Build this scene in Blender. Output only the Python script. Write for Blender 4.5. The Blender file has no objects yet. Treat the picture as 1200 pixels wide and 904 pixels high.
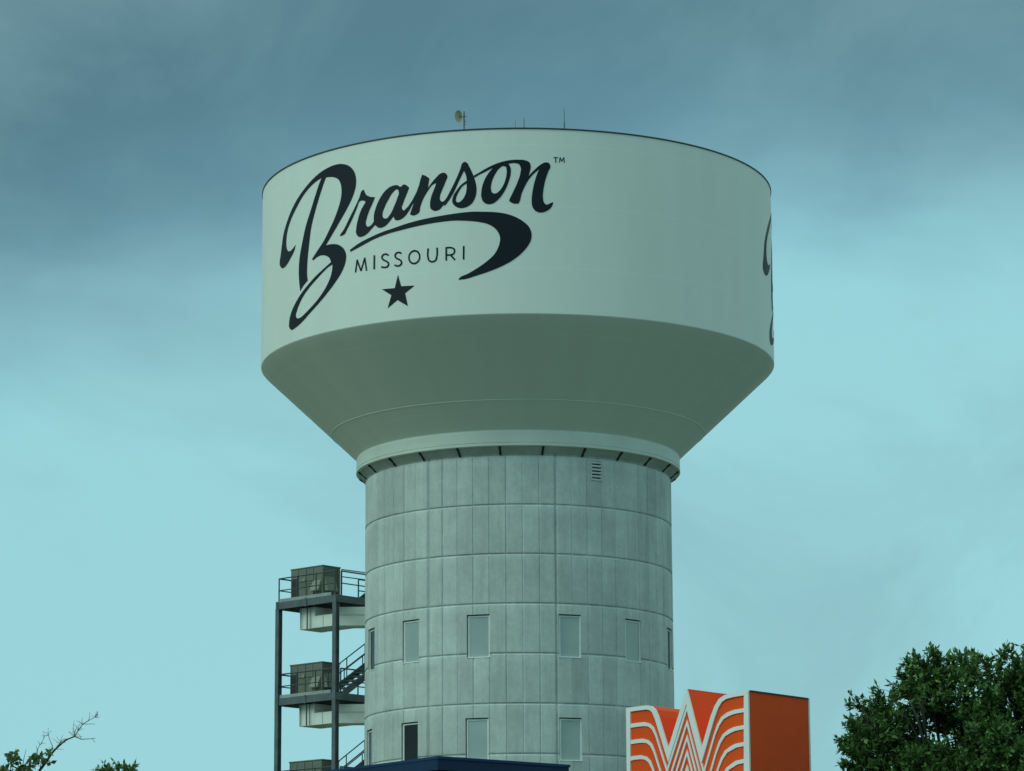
import bpy, bmesh, math, random
from mathutils import Vector, Matrix, noise as mnoise
from mathutils.geometry import delaunay_2d_cdt, intersect_line_line_2d

random.seed(7)
scene = bpy.context.scene
COL = scene.collection
PI = math.pi

# ------------------------------------------------------------------ camera
F = 3905.6            # focal length in photo pixels (1200 wide)
PITCH, ROLL, YAW = 0.202986, 0.005253, -0.001741
EYE = 1.6
DT = 133.41           # distance to the tower axis
def rot_rows():
    cy, sy = math.cos(YAW), math.sin(YAW)
    cp, sp = math.cos(PITCH), math.sin(PITCH)
    cr, sr = math.cos(ROLL), math.sin(ROLL)
    right = Vector((cy, -sy, 0)); fwd = Vector((sy, cy, 0)); up = Vector((0, 0, 1))
    f2 = fwd * cp + up * sp
    u2 = up * cp - fwd * sp
    down = -u2
    r3 = right * cr + down * sr
    d3 = -right * sr + down * cr
    return r3, d3, f2
RGT, DWN, FWD = rot_rows()
CAM = Vector((0, 0, EYE))
cam_data = bpy.data.cameras.new('camera')
cam = bpy.data.objects.new('camera', cam_data); COL.objects.link(cam)
up = -DWN
cam.matrix_world = Matrix(((RGT.x, up.x, -FWD.x, 0), (RGT.y, up.y, -FWD.y, 0),
                           (RGT.z, up.z, -FWD.z, EYE), (0, 0, 0, 1)))
cam_data.sensor_width = 36; cam_data.lens = F / 1200 * 36
cam_data.clip_end = 6000; cam_data.clip_start = 0.1
scene.camera = cam

def ray(px, py):
    return (FWD + RGT * ((px - 600) / F) + DWN * ((py - 452) / F)).normalized()
def at_depth(px, py, y):
    d = ray(px, py); return CAM + d * (y / d.y)
def at_height(px, py, z):
    d = ray(px, py); return CAM + d * ((z - EYE) / d.z)
def on_cylinder(px, py, R):
    """angle and height where the sight line meets the tower cylinder of radius R"""
    d = ray(px, py)
    a = d.x * d.x + d.y * d.y; b = -2 * d.y * DT; c = DT * DT - R * R
    disc = max(b * b - 4 * a * c, 0)
    t = (-b - math.sqrt(disc)) / (2 * a)
    p = CAM + d * t
    return math.atan2(p.x, DT - p.y), p.z
def cyl(th, r, z):
    return Vector((r * math.sin(th), DT - r * math.cos(th), z))

# ------------------------------------------------------------------ helpers
class MB:
    def __init__(s): s.v = []; s.f = []; s.smooth = False
    def add(s, verts, faces):
        n = len(s.v); s.v += [tuple(p) for p in verts]; s.f += [tuple(i + n for i in f) for f in faces]
        return s
    def hexa(s, b, t):
        return s.add(b + t, [(3, 2, 1, 0), (4, 5, 6, 7), (0, 1, 5, 4), (1, 2, 6, 5), (2, 3, 7, 6), (3, 0, 4, 7)])
    def box(s, lo, hi, M=None):
        (a, b, c), (d, e, f) = lo, hi
        v = [Vector(q) for q in ((a, b, c), (d, b, c), (d, e, c), (a, e, c), (a, b, f), (d, b, f), (d, e, f), (a, e, f))]
        if M: v = [M @ q for q in v]
        return s.hexa(v[:4], v[4:])
    def beam(s, p, q, w, h, upv=Vector((0, 0, 1))):
        p, q = Vector(p), Vector(q); d = (q - p).normalized()
        side = d.cross(upv)
        if side.length < 1e-4: side = d.cross(Vector((1, 0, 0)))
        side.normalize(); u = side.cross(d).normalized()
        o = [-side * w / 2 - u * h / 2, side * w / 2 - u * h / 2, side * w / 2 + u * h / 2, -side * w / 2 + u * h / 2]
        return s.hexa([p + k for k in o], [q + k for k in o])
    def tube(s, pts, r, n=8, r2=None, cap=True):
        pts = [Vector(p) for p in pts]; m = len(pts); rings = []
        ref = Vector((0.31, 0.17, 0.93))
        for i, p in enumerate(pts):
            d = (pts[min(i + 1, m - 1)] - pts[max(i - 1, 0)]).normalized()
            a = d.cross(ref)
            if a.length < .05: a = d.cross(Vector((1, 0, 0)))
            a.normalize(); b = d.cross(a)
            rr = r if r2 is None else r + (r2 - r) * i / (m - 1)
            rings.append([p + (a * math.cos(2 * PI * k / n) + b * math.sin(2 * PI * k / n)) * rr for k in range(n)])
        fs = []
        for i in range(m - 1):
            for k in range(n):
                k2 = (k + 1) % n
                fs.append((i * n + k, i * n + k2, (i + 1) * n + k2, (i + 1) * n + k))
        if cap:
            fs.append(tuple(range(n - 1, -1, -1))); fs.append(tuple((m - 1) * n + k for k in range(n)))
        return s.add([p for r_ in rings for p in r_], fs)
    def build(s, name, mat, parent=None, smooth=False, loc=None, bevel=0):
        me = bpy.data.meshes.new(name); me.from_pydata(s.v, [], s.f); me.validate()
        bm = bmesh.new(); bm.from_mesh(me); bmesh.ops.recalc_face_normals(bm, faces=bm.faces); bm.to_mesh(me); bm.free()
        o = bpy.data.objects.new(name, me); COL.objects.link(o)
        if mat: me.materials.append(mat)
        if smooth:
            for p in me.polygons: p.use_smooth = True
        if parent:
            o.parent = parent
            if parent.get('_w') is None: pass
        if bevel:
            b = o.modifiers.new('edge_round', 'BEVEL'); b.width = bevel; b.segments = 2; b.limit_method = 'ANGLE'
        return o

def empty(name, loc=(0, 0, 0), rz=0):
    o = bpy.data.objects.new(name, None); COL.objects.link(o)
    o.location = loc; o.rotation_euler = (0, 0, rz); o.empty_display_size = .3
    return o
def tag(o, label=None, cat=None, group=None, kind=None):
    if label: o['label'] = label
    if cat: o['category'] = cat
    if group: o['group'] = group
    if kind: o['kind'] = kind
    return o
def copy_tree(o, parent=None):
    c = o.copy(); COL.objects.link(c)
    if parent: c.parent = parent
    for ch in [k for k in COL.objects if k.parent == o]:
        copy_tree(ch, c)
    return c

# ------------------------------------------------------------------ materials
def srgb(r, g, b):
    f = lambda c: (c / 255 / 12.92) if c / 255 <= .04045 else ((c / 255 + .055) / 1.055) ** 2.4
    return (f(r), f(g), f(b), 1)
class NT:
    def __init__(s, name):
        s.m = bpy.data.materials.new(name); s.m.use_nodes = True
        s.n = s.m.node_tree.nodes; s.l = s.m.node_tree.links
        s.p = s.n['Principled BSDF']
    def node(s, t, **k):
        n = s.n.new(t)
        for a, b in k.items(): setattr(n, a, b)
        return n
    def link(s, a, b): s.l.new(a, b)
def set_in(n, key, val): n.inputs[key].default_value = val
def mat_plain(name, col, rough=.6, var=.12, scale=3., metal=0., spec=.5, bump=0., streak=1.):
    """base colour with soft procedural wear at two scales"""
    t = NT(name)
    tc = t.node('ShaderNodeTexCoord'); mp = t.node('ShaderNodeMapping'); set_in(mp, 'Scale', (1, 1, streak))
    t.link(tc.outputs['Object'], mp.inputs['Vector'])
    n1 = t.node('ShaderNodeTexNoise'); set_in(n1, 'Scale', scale); set_in(n1, 'Detail', 6)
    t.link(mp.outputs[0], n1.inputs['Vector'])
    mr = t.node('ShaderNodeMapRange'); set_in(mr, 1, .3); set_in(mr, 2, .7); set_in(mr, 3, 1 - var); set_in(mr, 4, 1 + var)
    t.link(n1.outputs[0], mr.inputs[0])
    mx = t.node('ShaderNodeVectorMath', operation='SCALE'); mx.inputs[0].default_value = col[:3]
    t.link(mr.outputs[0], mx.inputs['Scale'])
    t.link(mx.outputs[0], t.p.inputs['Base Color'])
    set_in(t.p, 'Roughness', rough); set_in(t.p, 'Metallic', metal); set_in(t.p, 'Specular IOR Level', spec)
    if bump:
        b = t.node('ShaderNodeBump'); set_in(b, 'Strength', bump); set_in(b, 'Distance', .02)
        t.link(n1.outputs[0], b.inputs['Height']); t.link(b.outputs[0], t.p.inputs['Normal'])
    return t.m

def mat_concrete():
    t = NT('cast_concrete')
    uv = t.node('ShaderNodeUVMap'); uv.uv_map = 'surface'
    def noise(sx, sy, detail=5, rough=.6, off=0):
        mp = t.node('ShaderNodeMapping'); set_in(mp, 'Scale', (sx, sy, 1)); set_in(mp, 'Location', (off, off * 1.7, off))
        t.link(uv.outputs[0], mp.inputs['Vector'])
        n = t.node('ShaderNodeTexNoise'); set_in(n, 'Scale', 1); set_in(n, 'Detail', detail); set_in(n, 'Roughness', rough)
        t.link(mp.outputs[0], n.inputs['Vector']); return n.outputs[0]
    def ranged(sock, a, b, c, d):
        r = t.node('ShaderNodeMapRange'); [set_in(r, i + 1, v) for i, v in enumerate((a, b, c, d))]
        t.link(sock, r.inputs[0]); return r.outputs[0]
    def mul(a, b, op='MULTIPLY'):
        m = t.node('ShaderNodeMath', operation=op); t.link(a, m.inputs[0])
        if isinstance(b, float): m.inputs[1].default_value = b
        else: t.link(b, m.inputs[1])
        return m.outputs[0]
    blotch = ranged(noise(.40, .55), .3, .7, .90, 1.09)
    fine = ranged(noise(7, 5, 6, .7, 3), .25, .75, .90, 1.10)
    streak = ranged(noise(2.6, .26, 6, .7, 9), .32, .68, .90, 1.08)
    # each pour and each board strip keeps its own tone
    sep = t.node('ShaderNodeSeparateXYZ'); t.link(uv.outputs[0], sep.inputs[0])
    def cell(sock, size, off):
        a = mul(sock, off, 'SUBTRACT'); a = mul(a, 1 / size); f = t.node('ShaderNodeMath', operation='FLOOR'); t.link(a, f.inputs[0]); return f.outputs[0]
    cu = cell(sep.outputs[0], STRIP * RP, GROOVE0 * RP); cv = cell(sep.outputs[1], LIFT, LIFT0)
    cb = t.node('ShaderNodeCombineXYZ'); t.link(cu, cb.inputs[0]); t.link(cv, cb.inputs[1])
    wn = t.node('ShaderNodeTexWhiteNoise'); wn.noise_dimensions = '2D'; t.link(cb.outputs[0], wn.inputs['Vector'])
    strip = ranged(wn.outputs['Value'], 0., 1., .91, 1.08)
    # pale efflorescence just below each pour line, grime above it
    fr = t.node('ShaderNodeMath', operation='FRACT'); a = mul(mul(sep.outputs[1], float(LIFT0), 'SUBTRACT'), 1 / LIFT); t.link(a, fr.inputs[0])
    pale = ranged(fr.outputs[0], .78, .93, 1.0, 1.10)
    grime = ranged(fr.outputs[0], .0, .07, .86, 1.0)
    drip = ranged(noise(1.5, .07, 5, .6, 17), .54, .74, 1.0, .82); mott = ranged(noise(2.3, 2.0, 6, .7, 23), .32, .68, .93, 1.06)
    tot = mul(mul(mul(mul(blotch, fine), mul(streak, strip)), mul(pale, grime)), mul(drip, mott))
    mx = t.node('ShaderNodeVectorMath', operation='SCALE'); mx.inputs[0].default_value = (.585, .625, .60)
    t.link(tot, mx.inputs['Scale']); t.link(mx.outputs[0], t.p.inputs['Base Color'])
    set_in(t.p, 'Roughness', .85); set_in(t.p, 'Specular IOR Level', .3)
    b = t.node('ShaderNodeBump'); set_in(b, 'Strength', .35); set_in(b, 'Distance', .02)
    t.link(noise(10, 6, 6, .7, 5), b.inputs['Height']); t.link(b.outputs[0], t.p.inputs['Normal'])
    return t.m

def mat_tank():
    t = NT('tank_enamel')
    uv = t.node('ShaderNodeUVMap'); uv.uv_map = 'surface'
    sep = t.node('ShaderNodeSeparateXYZ'); t.link(uv.outputs[0], sep.inputs[0])
    mp = t.node('ShaderNodeMapping'); set_in(mp, 'Scale', (.55, .09, 1)); t.link(uv.outputs[0], mp.inputs[0])
    n = t.node('ShaderNodeTexNoise'); set_in(n, 'Scale', 1.6); set_in(n, 'Detail', 6); t.link(mp.outputs[0], n.inputs[0])
    r = t.node('ShaderNodeMapRange'); [set_in(r, i + 1, v) for i, v in enumerate((.3, .7, .97, 1.02))]; t.link(n.outputs[0], r.inputs[0])
    # horizontal plate seams
    d = t.node('ShaderNodeMath', operation='MULTIPLY'); t.link(sep.outputs[1], d.inputs[0]); d.inputs[1].default_value = 1 / 2.42
    fr = t.node('ShaderNodeMath', operation='PINGPONG'); t.link(d.outputs[0], fr.inputs[0]); fr.inputs[1].default_value = .5
    sm = t.node('ShaderNodeMapRange'); [set_in(sm, i + 1, v) for i, v in enumerate((.0, .014, 1.05, 1.0))]; t.link(fr.outputs[0], sm.inputs[0])
    mu = t.node('ShaderNodeMath', operation='MULTIPLY'); t.link(r.outputs[0], mu.inputs[0]); t.link(sm.outputs[0], mu.inputs[1])
    mx = t.node('ShaderNodeVectorMath', operation='SCALE'); mx.inputs[0].default_value = (.82, .845, .785)
    t.link(mu.outputs[0], mx.inputs['Scale']); t.link(mx.outputs[0], t.p.inputs['Base Color'])
    set_in(t.p, 'Roughness', .5); set_in(t.p, 'Specular IOR Level', .5)
    n2 = t.node('ShaderNodeTexNoise'); set_in(n2, 'Scale', .8); set_in(n2, 'Detail', 3); t.link(uv.outputs[0], n2.inputs[0])
    b = t.node('ShaderNodeBump'); set_in(b, 'Strength', .12); set_in(b, 'Distance', .05); t.link(n2.outputs[0], b.inputs['Height'])
    t.link(b.outputs[0], t.p.inputs['Normal'])
    return t.m

def mat_leaf(name, col):
    t = NT(name)
    oi = t.node('ShaderNodeNewGeometry')
    r = t.node('ShaderNodeMapRange'); [set_in(r, i + 1, v) for i, v in enumerate((0., 1., .45, 1.75))]
    t.link(oi.outputs['Random Per Island'], r.inputs[0])
    mx = t.node('ShaderNodeVectorMath', operation='SCALE'); mx.inputs[0].default_value = col
    t.link(r.outputs[0], mx.inputs['Scale']); t.link(mx.outputs[0], t.p.inputs['Base Color'])
    set_in(t.p, 'Roughness', .55); set_in(t.p, 'Specular IOR Level', .35)
    tr = t.node('ShaderNodeBsdfTranslucent'); t.link(mx.outputs[0], tr.inputs['Color'])
    ms = t.node('ShaderNodeMixShader'); set_in(ms, 0, .3)
    t.link(t.p.outputs[0], ms.inputs[1]); t.link(tr.outputs[0], ms.inputs[2])
    t.link(ms.outputs[0], t.n['Material Output'].inputs['Surface'])
    return t.m

RP = 6.2; RT = 10.469; RC = 6.582
LIFT = 1.9262; LIFT0 = 21.483 + EYE
STRIP = math.radians(6); GROOVE0 = math.radians(13.5)
Z_RIM = 35.3675 + EYE; Z_BOT = 28.101 + EYE; Z_COL = 23.7336 + EYE

M_CONC = mat_concrete(); M_TANK = mat_tank()
M_LETTER = mat_plain('navy_letter_paint', (.006, .012, .020), .5, .15, .6, spec=.2)
M_RIM = mat_plain('dark_rim_steel', (.03, .04, .045), .5, .2)
M_FRAME = mat_plain('window_frame_aluminium', (.88, .90, .87), .45, .08)
M_PANE = mat_plain('blinded_window_glass', (.40, .475, .46), .10, .10, .8, spec=.6)
M_PANE_DARK = mat_plain('dark_window_glass', (.008, .012, .010), .04, .3, .6, spec=.6)
M_LOUVER = mat_plain('louver_metal', (.62, .65, .63), .5, .1)
M_BLACK = mat_plain('black_steel', (.012, .014, .014), .6, .2)
M_STEEL = mat_plain('painted_structural_steel', (.11, .135, .15), .55, .25, 2.5)
M_RAIL = mat_plain('railing_steel', (.06, .075, .085), .5, .2)
M_GALV = mat_plain('galvanised_plate', (.36, .38, .37), .5, .2, 2.)
M_UNIT = mat_plain('unit_cabinet_paint', (.19, .205, .165), .6, .18, 1.4, bump=.1)
M_HOOD = mat_plain('rain_hood_lit_tone', (.30, .32, .26), .55, .12, 1.4)  # lighter than the cabinet: light on the hood slopes put into the colour
M_UNITD = mat_plain('unit_grille', (.045, .05, .045), .6, .2)
M_DUCT = mat_plain('duct_sheet_metal', (.86, .87, .81), .5, .10, 1.2)
M_YEL = mat_plain('warning_yellow', (.45, .35, .02), .5, .1)
M_NAVY = mat_plain('navy_wall_panel', (.010, .045, .125), .6, .15, .8, spec=.25)
M_NAVYC = mat_plain('navy_cap_flashing', (.007, .030, .085), .5, .1, .8, spec=.25)
M_ORANGE = mat_plain('orange_sign_face', (.97, .098, .016), .5, .06, 1., spec=.1)
M_ORANGE2 = mat_plain('orange_sign_sheet', (.98, .105, .018), .55, .07, .9, spec=.1)
M_WHITE = mat_plain('white_sign_band', (.90, .91, .87), .45, .05, 1.)
M_BARK = mat_plain('bark', (.045, .04, .032), .9, .35, 6., bump=.6, streak=.3)
M_TWIG = mat_plain('grey_twig_bark', (.24, .235, .22), .9, .3, 8.)
M_LEAF = mat_leaf('dark_leaf', (.098, .185, .048))
M_LEAF2 = mat_leaf('olive_leaf', (.10, .15, .05))
M_DISH = mat_plain('tan_dish', (.42, .38, .27), .7, .1)
M_GRASS = mat_plain('mown_grass', (.062, .078, .022), .95, .35, .35, bump=.3)
M_ASPH = mat_plain('asphalt', (.05, .05, .05), .9, .2, .8, bump=.2)
M_PAINT = mat_plain('road_paint', (.7, .7, .66), .7, .1, 2.)
M_KERB = mat_plain('kerb_concrete', (.36, .36, .34), .85, .15, 2.)

# ------------------------------------------------------------------ water tower
tower = empty('water_tower', (0, DT, 0))
tag(tower, 'white steel water tank with dark script lettering on a grey concrete shaft', 'water tower')
def local(mb):
    """builder in world coordinates -> coordinates of the tower's base"""
    mb.v = [(x, y - DT, z) for x, y, z in mb.v]; return mb
def uv_cyl(o, R):
    me = o.data; lay = me.uv_layers.new(name='surface')
    for p in me.polygons:
        ths = []
        for li in p.loop_indices:
            v = me.vertices[me.loops[li].vertex_index].co
            ths.append((li, math.atan2(v.x, -v.y), v.z))
        base = ths[0][1]
        for li, th, z in ths:
            if th - base > PI: th -= 2 * PI
            if th - base < -PI: th += 2 * PI
            lay.data[li].uv = (th * R, z)

# windows measured in the photograph: centre x, top y, bottom y, width in m, dark?
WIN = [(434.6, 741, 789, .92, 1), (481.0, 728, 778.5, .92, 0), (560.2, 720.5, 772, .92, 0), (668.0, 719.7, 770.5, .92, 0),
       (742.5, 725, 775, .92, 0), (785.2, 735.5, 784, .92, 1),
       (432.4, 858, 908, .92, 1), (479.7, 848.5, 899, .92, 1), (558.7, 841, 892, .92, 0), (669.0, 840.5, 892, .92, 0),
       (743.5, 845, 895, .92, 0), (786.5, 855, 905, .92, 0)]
ZR = []
for row in (WIN[:6], WIN[6:]):
    tops = [on_cylinder(w[0], w[1], RP)[1] for w in row[1:5]]; bots = [on_cylinder(w[0], w[2], RP)[1] for w in row[1:5]]
    ZR.append((sum(tops) / 4, sum(bots) / 4))
wins = []
for i, w in enumerate(WIN):
    th = on_cylinder(w[0], (w[1] + w[2]) / 2, RP)[0]
    zt, zb = ZR[i // 6]
    wins.append((th - w[3] / 2 / RP, th + w[3] / 2 / RP, zb, zt, w[4]))
th_v, zv = on_cylinder(698.8, 552, RP)
louver = (th_v - .24, th_v + .24, *([on_cylinder(698.8, 564, RP)[1], on_cylinder(698.8, 540, RP)[1]]), 2)
louver = (th_v - .24 / RP, th_v + .24 / RP, louver[2], louver[3], 2)
holes = wins + [louver]

# shaft: a grid in angle and height with real form-line grooves and window openings
MAJOR = math.radians(48)
gr = []
k = -30
grooves = [GROOVE0 + STRIP * i for i in range(-32, 28)]
ths = set()
def depth_th(th):
    best = 0
    for i, g in enumerate(grooves):
        if abs(th - g) < 1e-6:
            best = .09 if (i - 32) % 8 == 0 else (.026, .038, .018, .032, .042, .022, .035)[i % 7]
    return best
gpts = []
for i, g in enumerate(grooves):
    w = .085 / RP if (i - 32) % 8 == 0 else .037 / RP
    gpts += [g - w, g, g + w]
    for q in (1.5, 3, 4.5): gpts.append(g + math.radians(q))
edges = sorted({round(e, 6) for h in holes for e in h[:2]})
gpts = [g for g in gpts if all(abs(g - e) > .002 or any(abs(g - gg) < 1e-6 for gg in grooves) for e in edges)]
T = sorted([(g, depth_th(g)) for g in gpts] + [(e, 0) for e in edges])
zs = []
top = Z_COL + .25
lift_z = []
z = LIFT0 + LIFT
while z > 0:
    lift_z.append(z); z -= LIFT
for z in lift_z:
    zs += [(z - .055, 0), (z - .02, .035), (z + .02, .035), (z + .05, 0)]
zs = [q for q in zs if 0 < q[0] < top]
zedge = sorted({round(e, 5) for h in holes for e in h[2:4]})
zs = [q for q in zs if all(abs(q[0] - e) > .015 for e in zedge)] + [(e, 0) for e in zedge] + [(0, 0), (top, 0)]
zs.sort()
mb = MB()
nT = len(T)
rng = random.Random(3)
for (z, dz) in zs:
    for (th, dt) in T:
        r = RP - max(dt, dz) + (0 if (dt or dz) else rng.uniform(-.002, .002))
        mb.v.append(tuple(cyl(th, r, z)))
def in_hole(a, b, c, d):
    tm, zm = (a + b) / 2, (c + d) / 2
    return any(h[0] < tm < h[1] and h[2] < zm < h[3] for h in holes)
for j in range(len(zs) - 1):
    for i in range(nT):
        i2 = (i + 1) % nT
        t0 = T[i][0]; t1 = T[i2][0] + (2 * PI if i2 == 0 else 0)
        if not in_hole(t0, t1, zs[j][0], zs[j + 1][0]):
            mb.f.append((j * nT + i, j * nT + i2, (j + 1) * nT + i2, (j + 1) * nT + i))
REV = .11
for h in holes:                                  # reveals of the openings
    a, b, c, d = h[:4]; n = 5
    tt = [a + (b - a) * q / n for q in range(n + 1)]
    for q in range(n):
        for zz in (c, d):
            mb.add([cyl(tt[q], RP + .001, zz), cyl(tt[q + 1], RP + .001, zz), cyl(tt[q + 1], RP - REV - .05, zz), cyl(tt[q], RP - REV - .05, zz)], [(0, 1, 2, 3)])
    for t_ in (a, b):
        mb.add([cyl(t_, RP + .001, c), cyl(t_, RP + .001, d), cyl(t_, RP - REV - .05, d), cyl(t_, RP - REV - .05, c)], [(0, 1, 2, 3)])
shaft = local(mb).build('concrete_shaft', M_CONC, tower); uv_cyl(shaft, RP)

def win_box(h, a0, a1, z0, z1, r0, r1, mb, n=1):
    """a slab between two angles (fractions of the opening) set back in the wall, flat across the opening"""
    A, B = h[0], h[1]
    pa, pb = cyl(A, RP, 0), cyl(B, RP, 0); mid = (A + B) / 2
    nrm = Vector((math.sin(mid), -math.cos(mid), 0))
    pa = pa + nrm * ((RP - (pa - Vector((0, DT, 0))).dot(nrm))); pb = pb + nrm * ((RP - (pb - Vector((0, DT, 0))).dot(nrm)))
    L = lambda f, r, z: pa.lerp(pb, f) + nrm * (r) + Vector((0, 0, z))
    mb.hexa([L(a0, r1, z0), L(a1, r1, z0), L(a1, r0, z0), L(a0, r0, z0)], [L(a0, r1, z1), L(a1, r1, z1), L(a1, r0, z1), L(a0, r0, z1)])
for h in wins:
    a, b, c, d, dark = h
    fw = .052; ff = fw / .92; gp = .042; gf = gp / .92
    fm = MB()
    win_box(h, gf, gf + ff, c, d - gp, -REV - .05, -REV + .03, fm); win_box(h, 1 - ff, .996, c, d - gp, -REV - .05, -REV + .05, fm)
    win_box(h, gf + ff, 1 - ff, c + .003, c + fw, -REV - .05, -REV + .05, fm); win_box(h, gf + ff, 1 - ff, d - fw - gp, d - gp, -REV - .05, -REV + .03, fm)
    win_box(h, .0, 1.0, c + .004, c + .03, -REV + .055, .012, fm)         # sill
    wo = local(fm).build('window', M_FRAME, tower)
    pm = MB(); win_box(h, gf + ff, 1 - ff, c + fw, d - fw - gp, -REV - .03, -REV + .01, pm)
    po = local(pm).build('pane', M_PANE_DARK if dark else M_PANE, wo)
    if dark: po['label'] = 'black window pane'  # edge panes coloured black in place of the shaded reveals seen side-on
lm = MB(); h = louver
for q in range(6):
    z0 = h[2] + (h[3] - h[2]) * (q + .12) / 6
    win_box(h, .06, .94, z0, z0 + .075, -.10, .012, lm)
win_box(h, 0, .06, h[2], h[3], -.12, .03, lm); win_box(h, .94, 1, h[2], h[3], -.12, .03, lm)
win_box(h, .06, .94, h[3] - .03, h[3], -.12, .03, lm)
lv = local(lm).build('louver_vent', M_LOUVER, tower)
bk = MB(); win_box(h, .02, .98, h[2], h[3], -.19, -.14, bk); local(bk).build('back_plate', M_BLACK, lv)

def lathe(profile, seg, a0=0.0):
    mb = MB(); n = len(profile)
    for i in range(seg):
        th = a0 + 2 * PI * i / seg
        mb.v += [tuple(cyl(th, r, z)) for r, z in profile]
    for i in range(seg):
        i2 = (i + 1) % seg
        for j in range(n - 1):
            mb.f.append((i * n + j, i2 * n + j, i2 * n + j + 1, i * n + j + 1))
    return mb
# collar ring
zc = Z_COL
prof = [(RP - .01, zc - .02), (RP + .06, zc - .03), (RC - .06, zc - .01), (RC - .02, zc), (RC, zc + .02), (RC, zc + .10), (RC - .035, zc + .115), (RC - .035, zc + .135),
        (RC - .012, zc + .145), (RC - .012, zc + .56), (RC - .05, zc + .60), (RP + .1, zc + .62)]
M_COLLAR = mat_plain('collar_paint', (.72, .75, .68), .5, .07, .8)
co = local(lathe(prof, 192)).build('collar', M_COLLAR, tower)
M_HAUNCH = mat_plain('haunch_concrete', (.46, .49, .47), .85, .15, 1.5)
local(lathe([(RP - .02, zc - .27), (RP + .008, zc - .255), (RP + .13, zc - .15), (RC - .12, zc - .02), (RC - .12, zc + .04)], 192)).build('haunch', M_HAUNCH, tower)
# gusset plates under the collar
g = math.radians(-6.3)
proto = None
for i in range(24):
    th = g + i * PI / 12
    pm = MB(); M = Matrix.Translation(cyl(th, 0, 0)) @ Matrix.Rotation(th, 4, 'Z')
    tri = [(-RC + .03, zc + .01), (-RC + .06, zc - .06), (-RP - .145, zc - .17), (-RP - .03, zc - .30), (-RP + .05, zc - .30), (-RP + .05, zc + .04), (-RC + .03, zc + .04)]; nn = len(tri)
    pm.add([M @ Vector((sx, y, z)) for sx in (-.04, .04) for y, z in tri], [tuple(range(nn)), tuple(range(2 * nn - 1, nn - 1, -1))] + [(q, (q + 1) % nn, (q + 1) % nn + nn, q + nn) for q in range(nn)])
    local(pm).build('bracket', M_BLACK, tower)
# tank: wall, rounded knuckle and cone
R2 = RC - .06
prof = [(R2, zc + .60), (R2 + .02, zc + .64)]
cone_top = (RT - .10, Z_BOT - .13); cone_bot = (R2 + .02, zc + .64)
for q in range(1, 12):
    f = q / 12; prof.append((cone_bot[0] + (cone_top[0] - cone_bot[0]) * f, cone_bot[1] + (cone_top[1] - cone_bot[1]) * f))
ce = prof[-1]
prof += [(RT - .10, Z_BOT - .13), (RT - .012, Z_BOT - .03), (RT, Z_BOT)]   # tight knuckle
for q in range(1, 4): prof.append((RT, Z_BOT + (Z_RIM - .05 - Z_BOT) * q / 3))
prof.append((RT - .01, Z_RIM - .02))
tank = local(lathe(prof, 288)).build('tank', M_TANK, tower, smooth=True); uv_cyl(tank, RT)
tank.data.set_sharp_from_angle(angle=math.radians(9))
roof = [(RT + .0, Z_RIM - .02), (RT - .3, Z_RIM + .0), (6, Z_RIM + .45), (2, Z_RIM + .75), (.4, Z_RIM + .8), (.02, Z_RIM + .8)]
local(lathe(roof, 96)).build('roof', M_COLLAR, tower, smooth=True)
local(lathe([(RT + .005, Z_RIM - .045), (RT + .03, Z_RIM - .035), (RT + .03, Z_RIM + .008), (RT - .05, Z_RIM + .008)], 288)).build('rim', M_RIM, tower)
# girth seam on the cone
def cone_r(z): return cone_bot[0] + (z - cone_bot[1]) * (cone_top[0] - cone_bot[0]) / (cone_top[1] - cone_bot[1])
zsm = on_cylinder(600, 462, 8.55)[1]
rs = cone_r(zsm)
local(lathe([(rs - .02, zsm - .02), (rs - .006, zsm - .022), (rs + .001, zsm - .01), (rs + .004, zsm + .02)], 192)).build('cone_seam', M_TANK, tower)
uv_cyl(COL.objects['cone_seam'], RT)

# ------------------------------------------------------------------ lettering
def smooth_loop(pts, n=6, closed=True):
    """closed curve through the points; a third entry 'c' keeps a corner sharp"""
    P = [Vector(p[:2]) for p in pts]; C = [len(p) > 2 for p in pts]; N = len(P); out = []
    rngN = N if closed else N - 1
    for i in range(rngN):
        a, b = P[i], P[(i + 1) % N]
        L = (b - a).length
        def tan(j, end):
            if C[j % N] or (not closed and j in (0, N - 1)): return (b - a) / L
            p, q, r = P[(j - 1) % N], P[j % N], P[(j + 1) % N]
            l1, l2 = (q - p).length, (r - q).length
            t = (q - p) / l1 * l2 + (r - q) / l2 * l1
            return t.normalized() if t.length > 1e-6 else (b - a) / L
        m0, m1 = tan(i, 0) * L, tan(i + 1, 1) * L
        for k in range(n):
            t = k / n; t2 = t * t; t3 = t2 * t
            out.append(a * (2 * t3 - 3 * t2 + 1) + m0 * (t3 - 2 * t2 + t) + b * (-2 * t3 + 3 * t2) + m1 * (t3 - t2))
    if not closed: out.append(P[-1])
    return out
def stroke_poly(pts, w):
    """outline of a constant-width pen line"""
    n = len(pts); L = []; R = []
    closed = (pts[0] - pts[-1]).length < 1e-6
    for i, p in enumerate(pts):
        a = pts[i - 1] if i > 0 else (pts[-2] if closed else None); b = pts[i + 1] if i < n - 1 else (pts[1] if closed else None)
        d1 = (p - a).normalized() if a is not None else (b - p).normalized()
        d2 = (b - p).normalized() if b is not None else d1
        n1 = Vector((-d1.y, d1.x)); n2 = Vector((-d2.y, d2.x)); m = n1 + n2
        m = m / max(m.length_squared / 2, .35)
        L.append(p + m * w / 2); R.append(p - m * w / 2)
    return L + R[::-1]
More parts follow.
